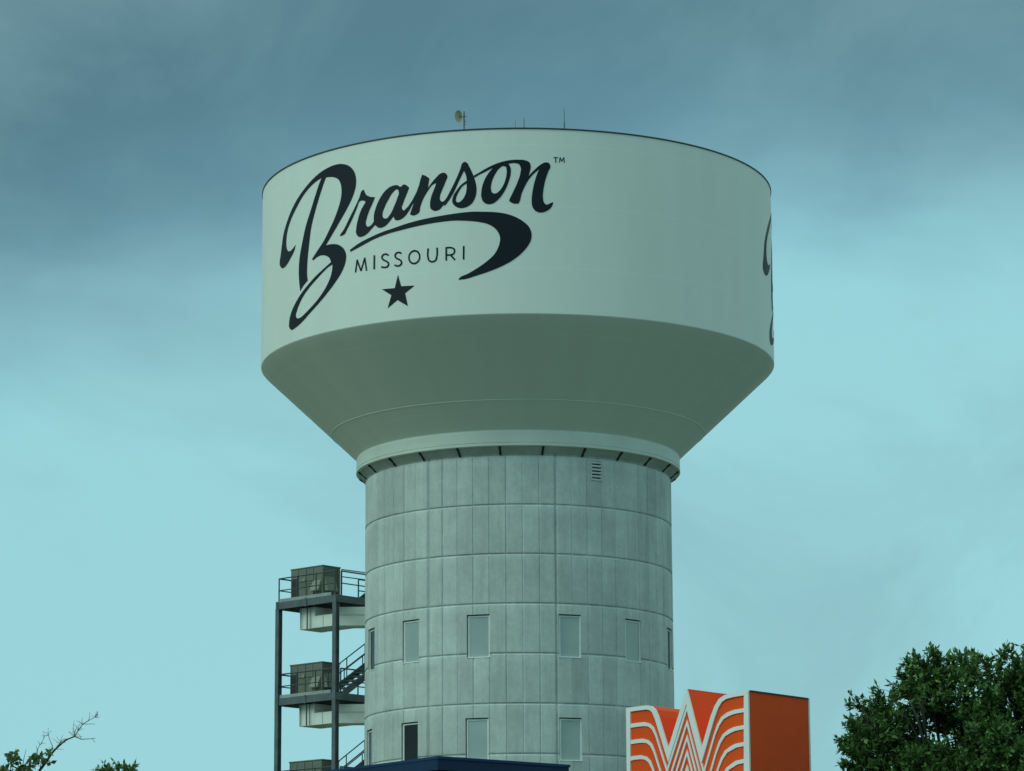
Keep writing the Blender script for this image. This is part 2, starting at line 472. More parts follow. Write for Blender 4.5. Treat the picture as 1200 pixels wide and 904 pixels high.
def inside(p, poly):
    c = False; j = len(poly) - 1; x, y = p
    for i in range(len(poly)):
        a, b = poly[i], poly[j]
        if (a[1] > y) != (b[1] > y) and x < (b[0] - a[0]) * (y - a[1]) / (b[1] - a[1]) + a[0]: c = not c
        j = i
    return c
def cyl_paint(name, shapes, turn=0.0, mat=None):
    """shapes: list of (outline, [holes]) in photo pixels, laid on the tank wall as one film of paint"""
    conv = lambda q: (lambda a: Vector((a[0] * RT, a[1])))(on_cylinder(q[0], q[1], RT))
    S = [([conv(p) for p in o], [[conv(p) for p in hh] for hh in hs]) for o, hs in shapes]
    V = []; E = []
    for o, hs in S:
        for loop in [o] + hs:
            n0 = len(V); V += loop; E += [(n0 + i, n0 + (i + 1) % len(loop)) for i in range(len(loop))]
    ov, oe, of, _, _, _ = delaunay_2d_cdt(V, E, [], 0, 1e-5)
    keep = []
    for f in of:
        c = sum((ov[i] for i in f), Vector((0, 0))) / len(f)
        if any(inside(c, o) and not any(inside(c, hh) for hh in hs) for o, hs in S): keep.append(f)
    bm = bmesh.new(); bv = [bm.verts.new((v.x, v.y, 0)) for v in ov]
    for f in keep:
        try: bm.faces.new([bv[i] for i in f])
        except ValueError: pass
    bmesh.ops.delete(bm, geom=[v for v in bm.verts if not v.link_faces], context='VERTS')
    x0 = min(v.co.x for v in bm.verts); x1 = max(v.co.x for v in bm.verts); x = x0
    while x < x1:
        bmesh.ops.bisect_plane(bm, geom=bm.verts[:] + bm.edges[:] + bm.faces[:], plane_co=(x, 0, 0), plane_no=(1, 0, 0), dist=1e-5)
        x += .2
    for v in bm.verts:
        p = cyl(v.co.x / RT + turn, RT + .012, v.co.y); v.co = Vector((p.x, p.y - DT, p.z))
    me = bpy.data.meshes.new(name); bm.to_mesh(me); bm.free()
    for p in me.polygons: p.use_smooth = True
    # normals outward
    if me.polygons and sum(p.normal.x * p.center.x + p.normal.y * p.center.y for p in me.polygons) < 0: me.flip_normals()
    o = bpy.data.objects.new(name, me); COL.objects.link(o); o.parent = tower; me.materials.append(mat or M_LETTER)
    return o
K = 9.04
def tr(ox, oy, pts, dy=0, k=K): return [((p[0] / k) + ox, (p[1] + dy) / k + oy) + tuple(p[2:]) for p in pts]
sh = []
# the large initial: swash, bowls and lower loop (crop origin 320,185; rows from the lower crop shifted by 949.2)
top_ = lambda pts: tr(320, 185, pts)
low_ = lambda pts: tr(320, 290, pts)
initial = (low_([(73, 150), (82, 90), (93, 0)]) + top_([(115, 800), (150, 680), (200, 550), (270, 420), (350, 310), (440, 210), (550, 125), (640, 82), (720, 66), (800, 85), (850, 130), (877, 200), (880, 280), (850, 400), (790, 530), (700, 690), (620, 828)])
    + low_([(560, -20, 'c'), (625, -34), (700, -24), (750, 15), (775, 80), (770, 150), (735, 250), (665, 365), (580, 480), (480, 600), (390, 700), (310, 790), (235, 855), (195, 875), (174, 850), (172, 800), (195, 690), (240, 590), (300, 490), (370, 400), (450, 310), (540, 225), (615, 158, 'c'), (600, 115), (560, 89), (510, 86), (460, 110), (428, 138, 'c'), (413, 128, 'c'), (440, 85), (490, 8), (535, -60)])
    + top_([(590, 780), (650, 650), (700, 510), (722, 420), (726, 330), (715, 270), (690, 228), (640, 206), (570, 208, 'c'), (515, 215, 'c'), (460, 250), (390, 315), (320, 405), (250, 530), (190, 660), (152, 790)])
    + low_([(142, -50), (148, 15), (163, 42), (190, 36), (215, 8), (243, -28, 'c'), (225, 40), (190, 110), (150, 180), (125, 210), (100, 223), (80, 205)]))
loop_hole = low_([(632, 182, 'c'), (600, 200), (540, 255), (470, 330), (400, 410), (340, 490), (290, 580), (255, 670), (244, 730), (255, 752), (290, 745), (340, 702), (400, 640), (470, 560), (540, 460), (590, 365), (622, 270)])
sh.append((smooth_loop(initial), [smooth_loop(loop_hole)]))
stem = (top_([(535, 180, 'c'), (505, 240), (450, 400), (400, 560), (350, 720), (315, 880)]) + low_([(282, 120), (274, 250), (280, 380), (290, 465, 'c'), (325, 405), (370, 350, 'c'), (366, 330), (362, 240), (368, 120), (380, 0)])
    + top_([(410, 720), (450, 560), (500, 390), (560, 215), (575, 180, 'c')]))
sh.append((smooth_loop(stem), []))
r_ = tr(395, 200, [(30, 688, 'c'), (70, 630), (130, 510), (190, 390), (240, 280), (265, 215), (285, 203, 'c'), (295, 230), (315, 262), (345, 277), (403, 283, 'c'), (385, 330), (345, 420), (315, 510), (307, 570), (325, 596), (350, 588), (395, 535, 'c'), (420, 560, 'c'), (370, 615), (320, 670), (270, 700), (230, 702), (205, 670), (205, 610), (225, 510), (260, 410), (302, 338, 'c'), (295, 325), (270, 318), (245, 325), (215, 390), (160, 520), (110, 620), (75, 680), (37, 696, 'c')])
sh.append((smooth_loop(r_), []))
a_ = tr(395, 200, [(690, 160, 'c'), (706, 148), (735, 157), (765, 182, 'c'), (735, 260), (700, 350), (688, 400), (703, 422), (735, 400), (785, 335), (840, 235, 'c'), (870, 260, 'c'), (808, 347), (765, 425), (710, 495), (660, 525), (620, 525), (598, 487, 'c'), (560, 538), (500, 595), (445, 607), (403, 575), (390, 490), (410, 400), (460, 287), (520, 207), (580, 166), (640, 156), (676, 172)])
a_h = tr(395, 200, [(640, 200), (600, 225), (550, 300), (505, 390), (483, 460), (490, 500), (520, 509), (560, 470), (605, 380), (640, 290), (655, 230)])
sh.append((smooth_loop(a_), [smooth_loop(a_h)]))
n_ = tr(470, 180, [(225, 225, 'c'), (262, 238), (300, 265, 'c'), (292, 320), (285, 368, 'c'), (320, 318), (370, 258), (420, 213), (460, 205), (490, 235), (472, 300), (435, 390), (412, 460), (416, 498), (440, 512), (470, 490), (515, 410, 'c'), (545, 400, 'c'), (490, 490), (440, 560), (400, 600), (350, 608), (315, 585), (308, 540), (320, 460), (350, 380), (375, 312, 'c'), (330, 337), (280, 405), (230, 495), (205, 565), (190, 628), (165, 647), (120, 658), (95, 645, 'c'), (110, 600), (132, 535, 'c'), (118, 510, 'c'), (160, 420), (190, 340), (213, 255)])
sh.append((smooth_loop(n_), []))
s_ = tr(470, 180, [(455, 508, 'c'), (470, 490), (520, 400), (580, 280), (630, 160), (650, 105), (672, 90), (697, 98), (722, 140), (765, 232), (790, 310), (800, 390), (787, 465), (745, 535), (690, 570), (630, 580), (575, 560), (545, 520), (550, 460), (590, 390), (640, 330), (697, 288, 'c'), (690, 240), (668, 185, 'c'), (620, 280), (560, 410), (500, 510), (460, 560, 'c')])
s_h = tr(470, 180, [(695, 318, 'c'), (650, 350), (610, 410), (585, 470), (585, 510), (605, 520), (640, 500), (680, 440), (695, 370)])
sh.append((smooth_loop(s_), [smooth_loop(s_h)]))
n2 = tr(560, 175, [(-45, 282, 'c'), (0, 257), (80, 209), (180, 160), (260, 133), (340, 117), (430, 112), (500, 118), (545, 140), (560, 190), (550, 240), (537, 285, 'c'), (565, 255), (620, 200), (680, 155), (720, 140), (755, 150), (768, 182), (745, 240), (715, 330), (695, 430), (690, 520), (705, 573), (730, 588), (760, 577), (795, 560, 'c'), (797, 580, 'c'), (770, 625), (720, 660), (660, 672), (610, 655), (578, 610), (570, 540), (580, 440), (605, 330), (640, 235), (652, 213, 'c'), (605, 250), (550, 308), (500, 390), (465, 470), (440, 560), (430, 577, 'c'), (380, 577), (330, 550, 'c'), (337, 530), (375, 450), (420, 350), (450, 255), (455, 200), (435, 160), (390, 148), (325, 155), (230, 172), (150, 203), (80, 240), (0, 280), (-35, 303, 'c')])
sh.append((smooth_loop(n2), []))
o_ = tr(560, 175, [(190, 165), (145, 215), (100, 272), (60, 352), (38, 440), (38, 510), (60, 560), (105, 583), (160, 575), (220, 530), (280, 450), (325, 350), (348, 260), (345, 195), (320, 155), (270, 142)])
o_h = tr(560, 175, [(270, 179), (230, 202), (180, 272), (145, 360), (140, 430), (155, 463), (187, 470), (225, 445), (270, 380), (300, 290), (305, 220), (295, 187)])
sh.append((smooth_loop(o_), [smooth_loop(o_h)]))
script_shapes = sh
sw = (tr(395, 200, [(135, 843, 'c'), (220, 780), (350, 710), (500, 645)]) + [(461.4, 267.6), (470, 264.5), (481, 261.0), (492, 258.1), (514, 253.6), (534, 250.4)]
    + tr(530, 240, [(200, 76), (330, 76), (450, 80), (560, 95), (660, 127), (750, 177), (815, 240), (840, 310), (835, 370), (800, 440), (740, 510), (640, 590), (520, 655), (400, 705), (250, 755), (130, 790), (65, 796, 'c'), (75, 780), (170, 730), (270, 670), (370, 598), (450, 520), (495, 430), (507, 360), (495, 310), (450, 250), (380, 208), (280, 184), (150, 172), (50, 169)])
    + [(514, 260.7), (492, 264.6), (481, 267.2), (470, 270.0)] + tr(395, 200, [(550, 668), (400, 725), (250, 805), (145, 862, 'c')]))
swoosh_shapes = [(smooth_loop(sw), [])]
k7 = 10.05
cap = []
def pen(ox, oy, pts, w, curve=False):
    P = [((p[0] / k7) + ox, p[1] / k7 + oy) + tuple(p[2:]) for p in pts]
    Q = smooth_loop(P, 5, False) if curve else [Vector(p[:2]) for p in P]
    cap.append((stroke_poly(Q, w), []))
pen(410, 275, [(68, 448), (88, 298), ], 1.75); pen(410, 275, [(86, 296), (132, 430)], 1.75); pen(410, 275, [(132, 430), (177, 276)], 1.75); pen(410, 275, [(177, 274), (198, 428)], 1.75)
pen(410, 275, [(290, 245), (288, 410)], 2.0)
pen(410, 275, [(458, 246), (430, 232), (395, 240), (379, 270), (395, 298), (430, 316), (456, 340), (450, 372), (415, 388), (370, 381)], 2.0, True)
pen(410, 275, [(610, 224), (582, 212), (547, 222), (534, 252), (550, 280), (590, 299), (610, 325), (602, 355), (567, 371), (525, 360)], 2.0, True)
ring = [Vector((485.6 + 6.3 * math.cos(2 * PI * i / 28) , 301.6 + 7.4 * math.sin(2 * PI * i / 28) - .6 * math.cos(2 * PI * i / 28))) for i in range(28)]
big = [Vector((485.6, 301.6)) + (p - Vector((485.6, 301.6))) * 1.15 for p in ring]; sml = [Vector((485.6, 301.6)) + (p - Vector((485.6, 301.6))) * .86 for p in ring]
cap.append((big, [sml]))
pen(480, 275, [(220, 165), (216, 260), (232, 308), (265, 322), (304, 307), (321, 260), (325, 155)], 2.0, True)
pen(480, 275, [(432, 308), (432, 152)], 2.0); pen(480, 275, [(424, 158), (490, 156), (524, 172), (530, 200), (514, 230), (480, 240), (432, 243)], 1.9, True); pen(480, 275, [(482, 240), (536, 301)], 2.0)
pen(480, 275, [(638, 136), (636, 295)], 2.0)
caption_shapes = cap; caption_letters = [cap[:4], cap[4:5], cap[5:6], cap[6:7], cap[7:8], cap[8:9], cap[9:12], cap[12:13]]

star_shapes = [([Vector(p) for p in tr(410, 275, [(568, 474), (605, 610), (764, 602), (652, 692), (684, 844), (562, 772), (446, 870), (490, 715), (380, 646), (530, 632)], k=k7)], [])]
cap = []
def penpx(pts, w): cap.append((stroke_poly([Vector(p) for p in pts], w), []))
penpx([(648.6, 185.0), (653.8, 185.0)], 1.1); penpx([(651.2, 185), (651.2, 191)], 1.1)
penpx([(655.6, 191), (656.2, 184.6)], 1.0); penpx([(656.2, 184.6), (658.4, 189.4)], 1.0); penpx([(658.4, 189.4), (660.7, 184.6)], 1.0); penpx([(660.7, 184.6), (661.3, 191)], 1.0)
tm_shapes = cap
TURN = math.radians(134.4)
for turn in (0.0, TURN):
    for nm, shp in (('script_lettering', script_shapes), ('underline_swoosh', swoosh_shapes), ('star_emblem', star_shapes), ('trademark_lettering', tm_shapes)):
        o = cyl_paint(nm, shp, turn)
    for shp in caption_letters: cyl_paint('caption_letter', shp, turn)

# ------------------------------------------------------------------ aerials on the tank roof
def roof_z(r): return Z_RIM + .0 + max(0, (RT - .3 - r)) * .45 / (RT - 6.3)
def roof_spot(px, r):
    th = on_cylinder(px, 150, RT)[0] * RT / r
    return cyl(th, r, roof_z(r))
r = RT - .35
p = roof_spot(543.7, r)
dsh = empty('dish_antenna', p)
tag(dsh, 'round tan dish antenna on a short mast at the left of the tank roof', 'dish antenna')
mb = MB().tube([(0, 0, -.1), (0, 0, .82)], .028); mb.tube([(0, 0, .62), (.11, 0, .62)], .014, 6); mb.tube([(0, 0, .42), (.09, 0, .42)], .014, 6); mb.tube([(0, 0, .3), (.06, -.02, .3)], .014, 6)
mb.build('mast', M_STEEL, dsh)
mb = MB(); n = 28; ringv = []
for q, (rr, yy) in enumerate(((.02, .07), (.09, .055), (.16, .02), (.2, -.03), (.205, -.02), (.165, .035), (.09, .075), (.02, .09))):
    mb.v += [(rr * .8 * math.cos(2 * PI * i / n), yy, rr * 1.25 * math.sin(2 * PI * i / n)) for i in range(n)]
for q in range(7):
    for i in range(n): mb.f.append((q * n + i, q * n + (i + 1) % n, (q + 1) * n + (i + 1) % n, (q + 1) * n + i))
mb.v = [(x * .9 - .21, y * 1 - .10 + x * .35, z * .95 + .60) for x, y, z in mb.v]
mb.build('dish', M_DISH, dsh, smooth=True)
MB().tube([(0, 0, .6), (-.2, -.05, .6)], .02, 6).build('arm', M_STEEL, dsh)
p = roof_spot(661.5, r)
wa = empty('whip_antenna', p); tag(wa, 'tallest thin whip antenna standing right of centre on the tank roof', 'antenna', 'rod antennas on the tank roof')
MB().tube([(0, 0, -.05), (0, 0, .35)], .028).build('base_mast', M_STEEL, wa)
MB().tube([(0, 0, .35), (0, 0, .93)], .015, 6, .008).build('whip', M_STEEL, wa)
for px, hh, lab in ((614.2, .47, 'short dark antenna rod between the dish and the tall whip, the darker of two'), (604.0, .40, 'faint short antenna rod just left of the darker short rod')):
    p = roof_spot(px, r)
    ra = empty('rod_antenna', p); tag(ra, lab, 'antenna', 'rod antennas on the tank roof')
    MB().tube([(0, 0, -.05), (0, 0, .12)], .022 if px > 610 else .012).build('base_mast', M_STEEL, ra)
    MB().tube([(0, 0, .12), (0, 0, hh)], .02 if px > 610 else .009, 6, .012 if px > 610 else .006).build('whip', M_STEEL, ra)

# ------------------------------------------------------------------ steel equipment frame beside the shaft
YB = DT + 2.4
Bp = at_depth(393.7, 697, YB)
E1 = Vector((.74, -.672, 0)).normalized(); E2 = Vector((.672, .74, 0)).normalized()
A_ = at_height(325.5, 706, Bp.z); LP = 3.38
frame = empty('equipment_frame', (Bp.x - E1.x * LP, Bp.y - E1.y * LP, 0), math.atan2(E1.y, E1.x))
tag(frame, 'dark steel frame of stacked platforms and stairs beside the concrete shaft', 'steel frame')
ZP = Bp.z; STOREY = 4.02
# local axes: x along the front edge (away end 0 -> near end LP), y to the back
for x in (.0, LP):
    m = MB(); zt = ZP - (.05 if x else .28)
    m.box((x - .10, -.11, 0), (x + .10, -.085, zt)); m.box((x - .10, .085, 0), (x + .10, .11, zt)); m.box((x - .015, -.085, 0), (x + .015, .085, zt))
    m.build('post', M_STEEL, frame)
def railing(m, pts, h=1.0, mids=1, r=.031, start=True, end=True):
    pts = [Vector(p) for p in pts]
    for i in range(len(pts) - 1):
        a, b = pts[i], pts[i + 1]
        m.tube([a + Vector((0, 0, h)), b + Vector((0, 0, h))], r)
        for q in range(mids): m.tube([a + Vector((0, 0, h * (q + 1) / (mids + 1))), b + Vector((0, 0, h * (q + 1) / (mids + 1)))], r * .8)
        n = max(1, round((b - a).length / 1.3))
        for q in range(n + (1 if i == len(pts) - 2 else 0)):
            c = a.lerp(b, q / n); m.tube([c, c + Vector((0, 0, h))], r)
for lev in range(3):
    zp = ZP - lev * STOREY
    pf = MB().box((-.05, 0, zp - .06), (LP + .05, 2.2, zp)).build('platform', M_GALV, frame)
    m = MB()
    for y0, y1 in ((-.07, .0), (2.2, 2.27)):
        m.box((-.12, y0, zp - .30), (LP + .12, y1, zp - .01))
    m.box((-.12, 0.0, zp - .30), (-.05, 2.2, zp - .01)); m.box((LP + .05, .0, zp - .30), (LP + .12, 2.2, zp - .01))
    for q in range(1, 4): m.box((LP * q / 4 - .04, 0.0, zp - .26), (LP * q / 4 + .04, 2.2, zp - .06))
    m.box((LP - .85, 2.27, zp - .30), (LP + .12, 3.6, zp - .01))
    for q in (.0, .5, 1.): m.box((-.09 + q * (LP + .04), -.10, zp - .33), (.02 + q * (LP + .04), -.071, zp + .02))
    m.build('edge_beam', M_STEEL, pf)
    MB().box((.1, -.035, zp), (LP - .25, -.012, zp + .13)).build('toe_board', M_GALV, pf)
    m = MB(); railing(m, [(-.03, 2.1, zp), (-.03, .03, zp), (LP - .1, .03, zp)], 1.0)
    railing(m, [(LP + .05, .25, zp), (LP + .05, 3.4, zp)], 1.0)
    railing(m, [(LP - .9, 2.2, zp), (LP - .9, 3.4, zp)], .95)
    m.build('railing', M_RAIL, pf)
    # stair flight rising behind the shaft from this platform
    if True:
        x0, x1 = LP - .98, LP - .05; y0, y1 = .55, 3.75; rise = 2.05
        m = MB(); slope = rise / (y1 - y0)
        for x in (x0, x1):
            m.beam((x, y0, zp + .02), (x, y1, zp + rise), .05, .27)
        nt = 11
        for q in range(nt):
            y = y0 + (y1 - y0) * (q + .5) / nt
            m.box((x0 + .03, y - .14, zp + slope * (y - y0) - .02), (x1 - .03, y + .14, zp + slope * (y - y0) + .02))
        if lev == 0:
            # the top level has only a short raised step up to the door landing
            m = MB(); m.beam((x0, 2.2, zp + .02), (x0, 2.9, zp + .5), .05, .16); m.beam((x1, 2.2, zp + .02), (x1, 2.9, zp + .5), .05, .16)
            for q in range(4): m.box((x0 + .03, 2.22 + q * .17, zp + .06 + q * .12), (x1 - .03, 2.38 + q * .17, zp + .08 + q * .12))
        st = m.build('stair_flight', M_STEEL, frame)
        m = MB()
        if lev:
            for x in (x0, x1):
                for hh in (.95, .55):
                    m.tube([(x, y0, zp + hh), (x, y1, zp + rise + hh)], .025)
                for q in range(4):
                    y = y0 + (y1 - y0) * q / 3; m.tube([(x, y, zp + slope * (y - y0)), (x, y, zp + slope * (y - y0) + .95)], .024)
        else:
            for hh in (1.28, .98): m.tube([(x0, 1.3, zp + hh), (x0, 3.5, zp + hh + .02)], .022)
            m.tube([(x0, 1.3, zp), (x0, 1.3, zp + 1.28)], .024)
        m.build('handrail', M_RAIL, st)

# air conditioning units, one per platform
def frame_world(v): return frame_mat @ Vector(v)
frame_mat = Matrix.Translation(frame.location) @ Matrix.Rotation(frame.rotation_euler.z, 4, 'Z')
def make_unit(name, label, group):
    u = empty(name); tag(u, label, 'air conditioner', group)
    W, Dp, H = 1.90, 1.02, 1.30
    c = MB(); c.box((0, 0, .12), (W, Dp, H + .06)); c.box((-.025, -.025, H + .06), (W + .025, Dp + .025, H + .11))
    co = c.build('cabinet', M_UNIT, u, bevel=.012)
    for x in (.46, .92, 1.36): MB().box((x - .01, -.012, .15), (x + .01, -.003, H + .03)).build('panel_seam', M_UNITD, co)
    MB().box((.5, -.011, .80), (1.34, -.003, .82)).build('panel_seam', M_UNITD, co); MB().box((W + .003, .84, .15), (W + .012, .86, H + .03)).build('panel_seam', M_UNITD, co)
    MB().box((.04, .04, 0), (W - .04, Dp - .04, .12)).build('base_rail', M_GALV, u)
    g_ = MB(); g_.box((.05, -.015, .2), (.42, -.004, .98))
    for q in range(9): g_.box((.06, -.03, .23 + q * .083), (.41, -.015, .26 + q * .083))
    g_.build('coil_grille', M_UNITD, u)
    def hood(x0, x1, z0, z1, out, face):
        b = MB()
        if face == 'front':
            b.add([(x0, -.003, z1), (x1, -.003, z1), (x1, -.003, z0), (x0, -.003, z0), (x0, -out, z0), (x1, -out, z0)], [(0, 1, 5, 4), (0, 4, 3), (1, 2, 5), (3, 4, 5, 2), (0, 3, 2, 1)])
        else:
            b.add([(W + .003, x0, z1), (W + .003, x1, z1), (W + .003, x1, z0), (W + .003, x0, z0), (W + out, x0, z0), (W + out, x1, z0)], [(0, 1, 5, 4), (0, 4, 3), (1, 2, 5), (3, 4, 5, 2), (0, 3, 2, 1)])
        return b.build('rain_hood', M_HOOD, u)
    hood(1.32, 1.80, .34, .80, .20, 'front'); hood(.10, .70, .34, .95, .22, 'side')
    k = MB(); k.box((.72, -.03, .82), (.86, -.003, .94)); k.box((.95, -.02, .72), (1.2, -.003, .76)); k.build('access_latch', M_GALV, u)
    return u
unit = make_unit('air_conditioner', 'grey-green boxy air conditioner on the topmost platform', 'air conditioners on the platforms')
for lev in range(3):
    u = unit if lev == 0 else copy_tree(unit)
    u.location = frame_world((.27, .42, ZP - lev * STOREY + .002)); u.rotation_euler = (0, 0, frame.rotation_euler.z)
    if lev == 1:
        u['label'] = 'grey-green boxy air conditioner with a yellow sticker on the middle platform'
        MB().box((1.42, -.034, .20), (1.6, -.03, .30)).build('warning_sticker', M_YEL, u)
    if lev == 2: u['label'] = 'grey-green air conditioner low by the blue roof, only its top showing'

def make_duct():
    d = empty('air_duct')
    tag(d, 'pale sheet metal duct under the topmost platform', 'air duct', 'ducts under the platforms')
    m = MB(); m.box((.62, .36, -1.20), (1.02, 1.6, -.31)); m.box((1.10, .36, -1.20), (1.52, 1.6, -.31)); m.box((1.52, .36, -1.20), (2.55, 1.6, -.70))
    # run bending towards the shaft, level with the picture
    a = Vector((2.55, .36, 0)); b = Vector((2.55, 1.5, 0))
    ang = -frame.rotation_euler.z
    ex = Vector((math.cos(ang), math.sin(ang), 0)); L = 2.3
    m.hexa([Vector((2.55, .36, -1.20)), Vector((2.55, .36, -1.20)) + ex * L, Vector((2.55, 1.6, -1.20)) + ex * L * .8, Vector((2.55, 1.6, -1.20))],
           [Vector((2.55, .36, -.42)), Vector((2.55, .36, -.42)) + ex * L, Vector((2.55, 1.6, -.42)) + ex * L * .8, Vector((2.55, 1.6, -.42))])
    m.build('duct_run', M_DUCT, d, bevel=.01)
    j = MB(); j.box((1.02, .40, -1.18), (1.10, 1.56, -.31)); j.build('flexible_joint', M_BLACK, d)
    s = MB(); s.beam(Vector((2.56, .345, -.74)), Vector((2.56, .345, -.74)) + ex * L, .02, .035); s.box((2.0, .34, -1.21), (2.03, .36, -.67)); s.build('flange', M_LOUVER, d)
    for x, y in ((.75, .3), (1.3, .3), (.75, 1.66), (1.3, 1.66)): MB().box((x - .012, y - .012, -1.19), (x + .012, y + .012, -.3)).build('hanger', M_STEEL, d)
    return d
duct = make_duct()
for lev in range(2):
    u = duct if lev == 0 else copy_tree(duct)
    u.location = frame_world((.26, 0, ZP - lev * STOREY)); u.rotation_euler = (0, 0, frame.rotation_euler.z)
    if lev: u['label'] = 'pale sheet metal duct under the middle platform'

# ------------------------------------------------------------------ navy building in front of the shaft
DB = 74.0
P0 = at_depth(512, 886.5, DB); PL = at_height(402, 901, P0.z); PR = at_height(664.4, 896.6, P0.z)
eL = (PL - P0); eL.z = 0; eL = eL.normalized() * 9.0
eR = (PR - P0); eR.z = 0
bld = empty('retail_building', (P0.x, P0.y, 0)); tag(bld, 'navy blue flat-roofed building corner below the tower windows', 'building')
H = P0.z
o0 = Vector((0, 0, 0)); q1, q2, q3 = eL, eL + eR, eR
def ring_pts(z, off=0):
    c = (q1 + q3) / 2
    out = []
    for q in (o0, q3, q2, q1):
        d = (q - c); out.append(Vector((q.x, q.y, z)) + Vector((d.x, d.y, 0)).normalized() * off)
    return out
MB().hexa(ring_pts(0), ring_pts(H - .32)).build('wall', M_NAVY, bld)
m = MB(); m.hexa(ring_pts(H - .30, .05), ring_pts(H - .06, .05)); m.build('parapet', M_NAVYC, bld)
MB().hexa(ring_pts(H - .06, .09), ring_pts(H, .09)).build('coping', M_NAVY, bld)
d_ = MB(); nrm = Vector((eR.y, -eR.x, 0)).normalized(); 
if nrm.y > 0: nrm = -nrm
a = eR * .35 + nrm * .01; b = eR * .65 + nrm * .01
dr = MB().hexa([a + Vector((0, 0, .02)), b + Vector((0, 0, .02)), b + nrm * .05 + Vector((0, 0, .02)), a + nrm * .05 + Vector((0, 0, .02))],
          [a + Vector((0, 0, 2.2)), b + Vector((0, 0, 2.2)), b + nrm * .05 + Vector((0, 0, 2.2)), a + nrm * .05 + Vector((0, 0, 2.2))]).build('door', M_PANE_DARK, bld)

# ------------------------------------------------------------------ orange and white roadside sign
DS = 60.0
S0 = at_depth(878, 809.5, DS); SL = at_height(735, 830, S0.z); SR = at_height(948, 819, S0.z)
fx = (S0 - SL); fx.z = 0; FW = fx.length; fx.normalize()          # along the front, left to right
dx = (SR - S0); dx.z = 0                                           # into the depth
nf = Vector((fx.y, -fx.x, 0)); nf = nf if nf.y < 0 else -nf       # out of the front face
sign = empty('roadside_sign', (SL.x, SL.y, 0))
tag(sign, 'orange box sign with white striped notched letter emblem', 'sign')
def face_pt(px, py):
    """photo pixel -> (distance along the front face, height)"""
    d = ray(px, py); t = (SL - CAM).dot(nf) / d.dot(nf); p = CAM + d * t
    return Vector(((p - SL).dot(fx), p.z))
def F3(q, out=0.0): return Vector((fx.x * q[0] + nf.x * out, fx.y * q[0] + nf.y * out, q[1]))
prof_px = [(735, 830), (750, 827.9), (759, 826.8), (765, 828), (769.5, 832), (773, 840), (784.4, 877), (806, 807.5), (823.6, 876), (834, 840), (838.5, 828), (843.5, 819.5), (850, 815), (860, 812.3), (878, 809.5)]
BOT = face_pt(806, 990)[1]
pr = [face_pt(*p) for p in prof_px]
pr[0].x = 0; pr[-1].x = FW
TH = 0.02
def prism(poly, o0_, depth_vec):
    m = MB(); n = len(poly)
    a = [F3(q, o0_) for q in poly]; b = [p + depth_vec for p in a]
    m.v = [tuple(p) for p in a + b]
    m.f = [tuple(range(n)), tuple(range(2 * n - 1, n - 1, -1))] + [(i, (i + 1) % n, (i + 1) % n + n, i + n) for i in range(n)]
    return m
poly = pr + [Vector((FW, BOT)), Vector((0, BOT))]
def tri_fix(o):
    bm = bmesh.new(); bm.from_mesh(o.data); bmesh.ops.triangulate(bm, faces=[f for f in bm.faces if len(f.verts) > 4]); bm.to_mesh(o.data); bm.free()
cab = prism(poly, 0, Vector((dx.x, dx.y, 0))).build('cabinet', M_ORANGE2, sign); tri_fix(cab)
px_m = FW / 143.
def ribbon(pts, ws, out, name, mat, parent, conv=face_pt):
    """flat raised band along a line on the face, its own width at each point"""
    n = len(pts); m = MB(); L = []; R = []
    for i, p in enumerate(pts):
        d1 = (p - pts[i - 1]).normalized() if i else (pts[1] - p).normalized()
        d2 = (pts[i + 1] - p).normalized() if i < n - 1 else d1
        n1 = Vector((-d1.y, d1.x)); n2 = Vector((-d2.y, d2.x)); mm = n1 + n2; mm = mm / max(mm.length_squared / 2, .06)
        L.append(p + mm * ws[i] / 2); R.append(p - mm * ws[i] / 2)
    L = [conv(*q) for q in L]; R = [conv(*q) for q in R]
    fr = [F3(q, out) for q in L] + [F3(q, out) for q in R]; bk_ = [F3(q, -.002) for q in L] + [F3(q, -.002) for q in R]
    m.v = [tuple(p) for p in fr + bk_]; N = 2 * n
    for i in range(n - 1):
        m.f += [(i, i + 1, n + i + 1, n + i), (i, i + 1, N + i + 1, N + i), (n + i, n + i + 1, N + n + i + 1, N + n + i)]
    m.f += [(0, n, N + n, N), (n - 1, 2 * n - 1, N + 2 * n - 1, N + n - 1)]
    return m.build(name, mat, parent)
# outline: the profile moved half a band inwards
def inset(poly_, w):
    out = []
    n = len(poly_)
    for i, p in enumerate(poly_):
        d1 = (p - poly_[i - 1]).normalized(); d2 = (poly_[(i + 1) % n] - p).normalized()
        n1 = Vector((d1.y, -d1.x)); n2 = Vector((d2.y, -d2.x)); mm = n1 + n2; mm = mm / max(mm.length_squared / 2, .12)
        out.append(p + mm * w)
    return out
bw = 4.6 * px_m
poly_px = [Vector(q) for q in prof_px] + [Vector((878, 990)), Vector((735, 990))]
inn = [face_pt(q.x, -q.y) for q in inset([Vector((q.x, -q.y)) for q in poly_px], 4.9)]
m = MB(); n = len(poly)
fr = [F3(q, .03) for q in poly] + [F3(q, .03) for q in inn]; bk_ = [F3(q, -.001) for q in poly] + [F3(q, -.001) for q in inn]
m.v = [tuple(p) for p in fr + bk_]
for i in range(n):
    j = (i + 1) % n
    m.f += [(i, j, n + j, n + i), (i, j, 2 * n + j, 2 * n + i), (n + i, n + j, 3 * n + j, 3 * n + i)]
m.build('white_outline', M_WHITE, sign)
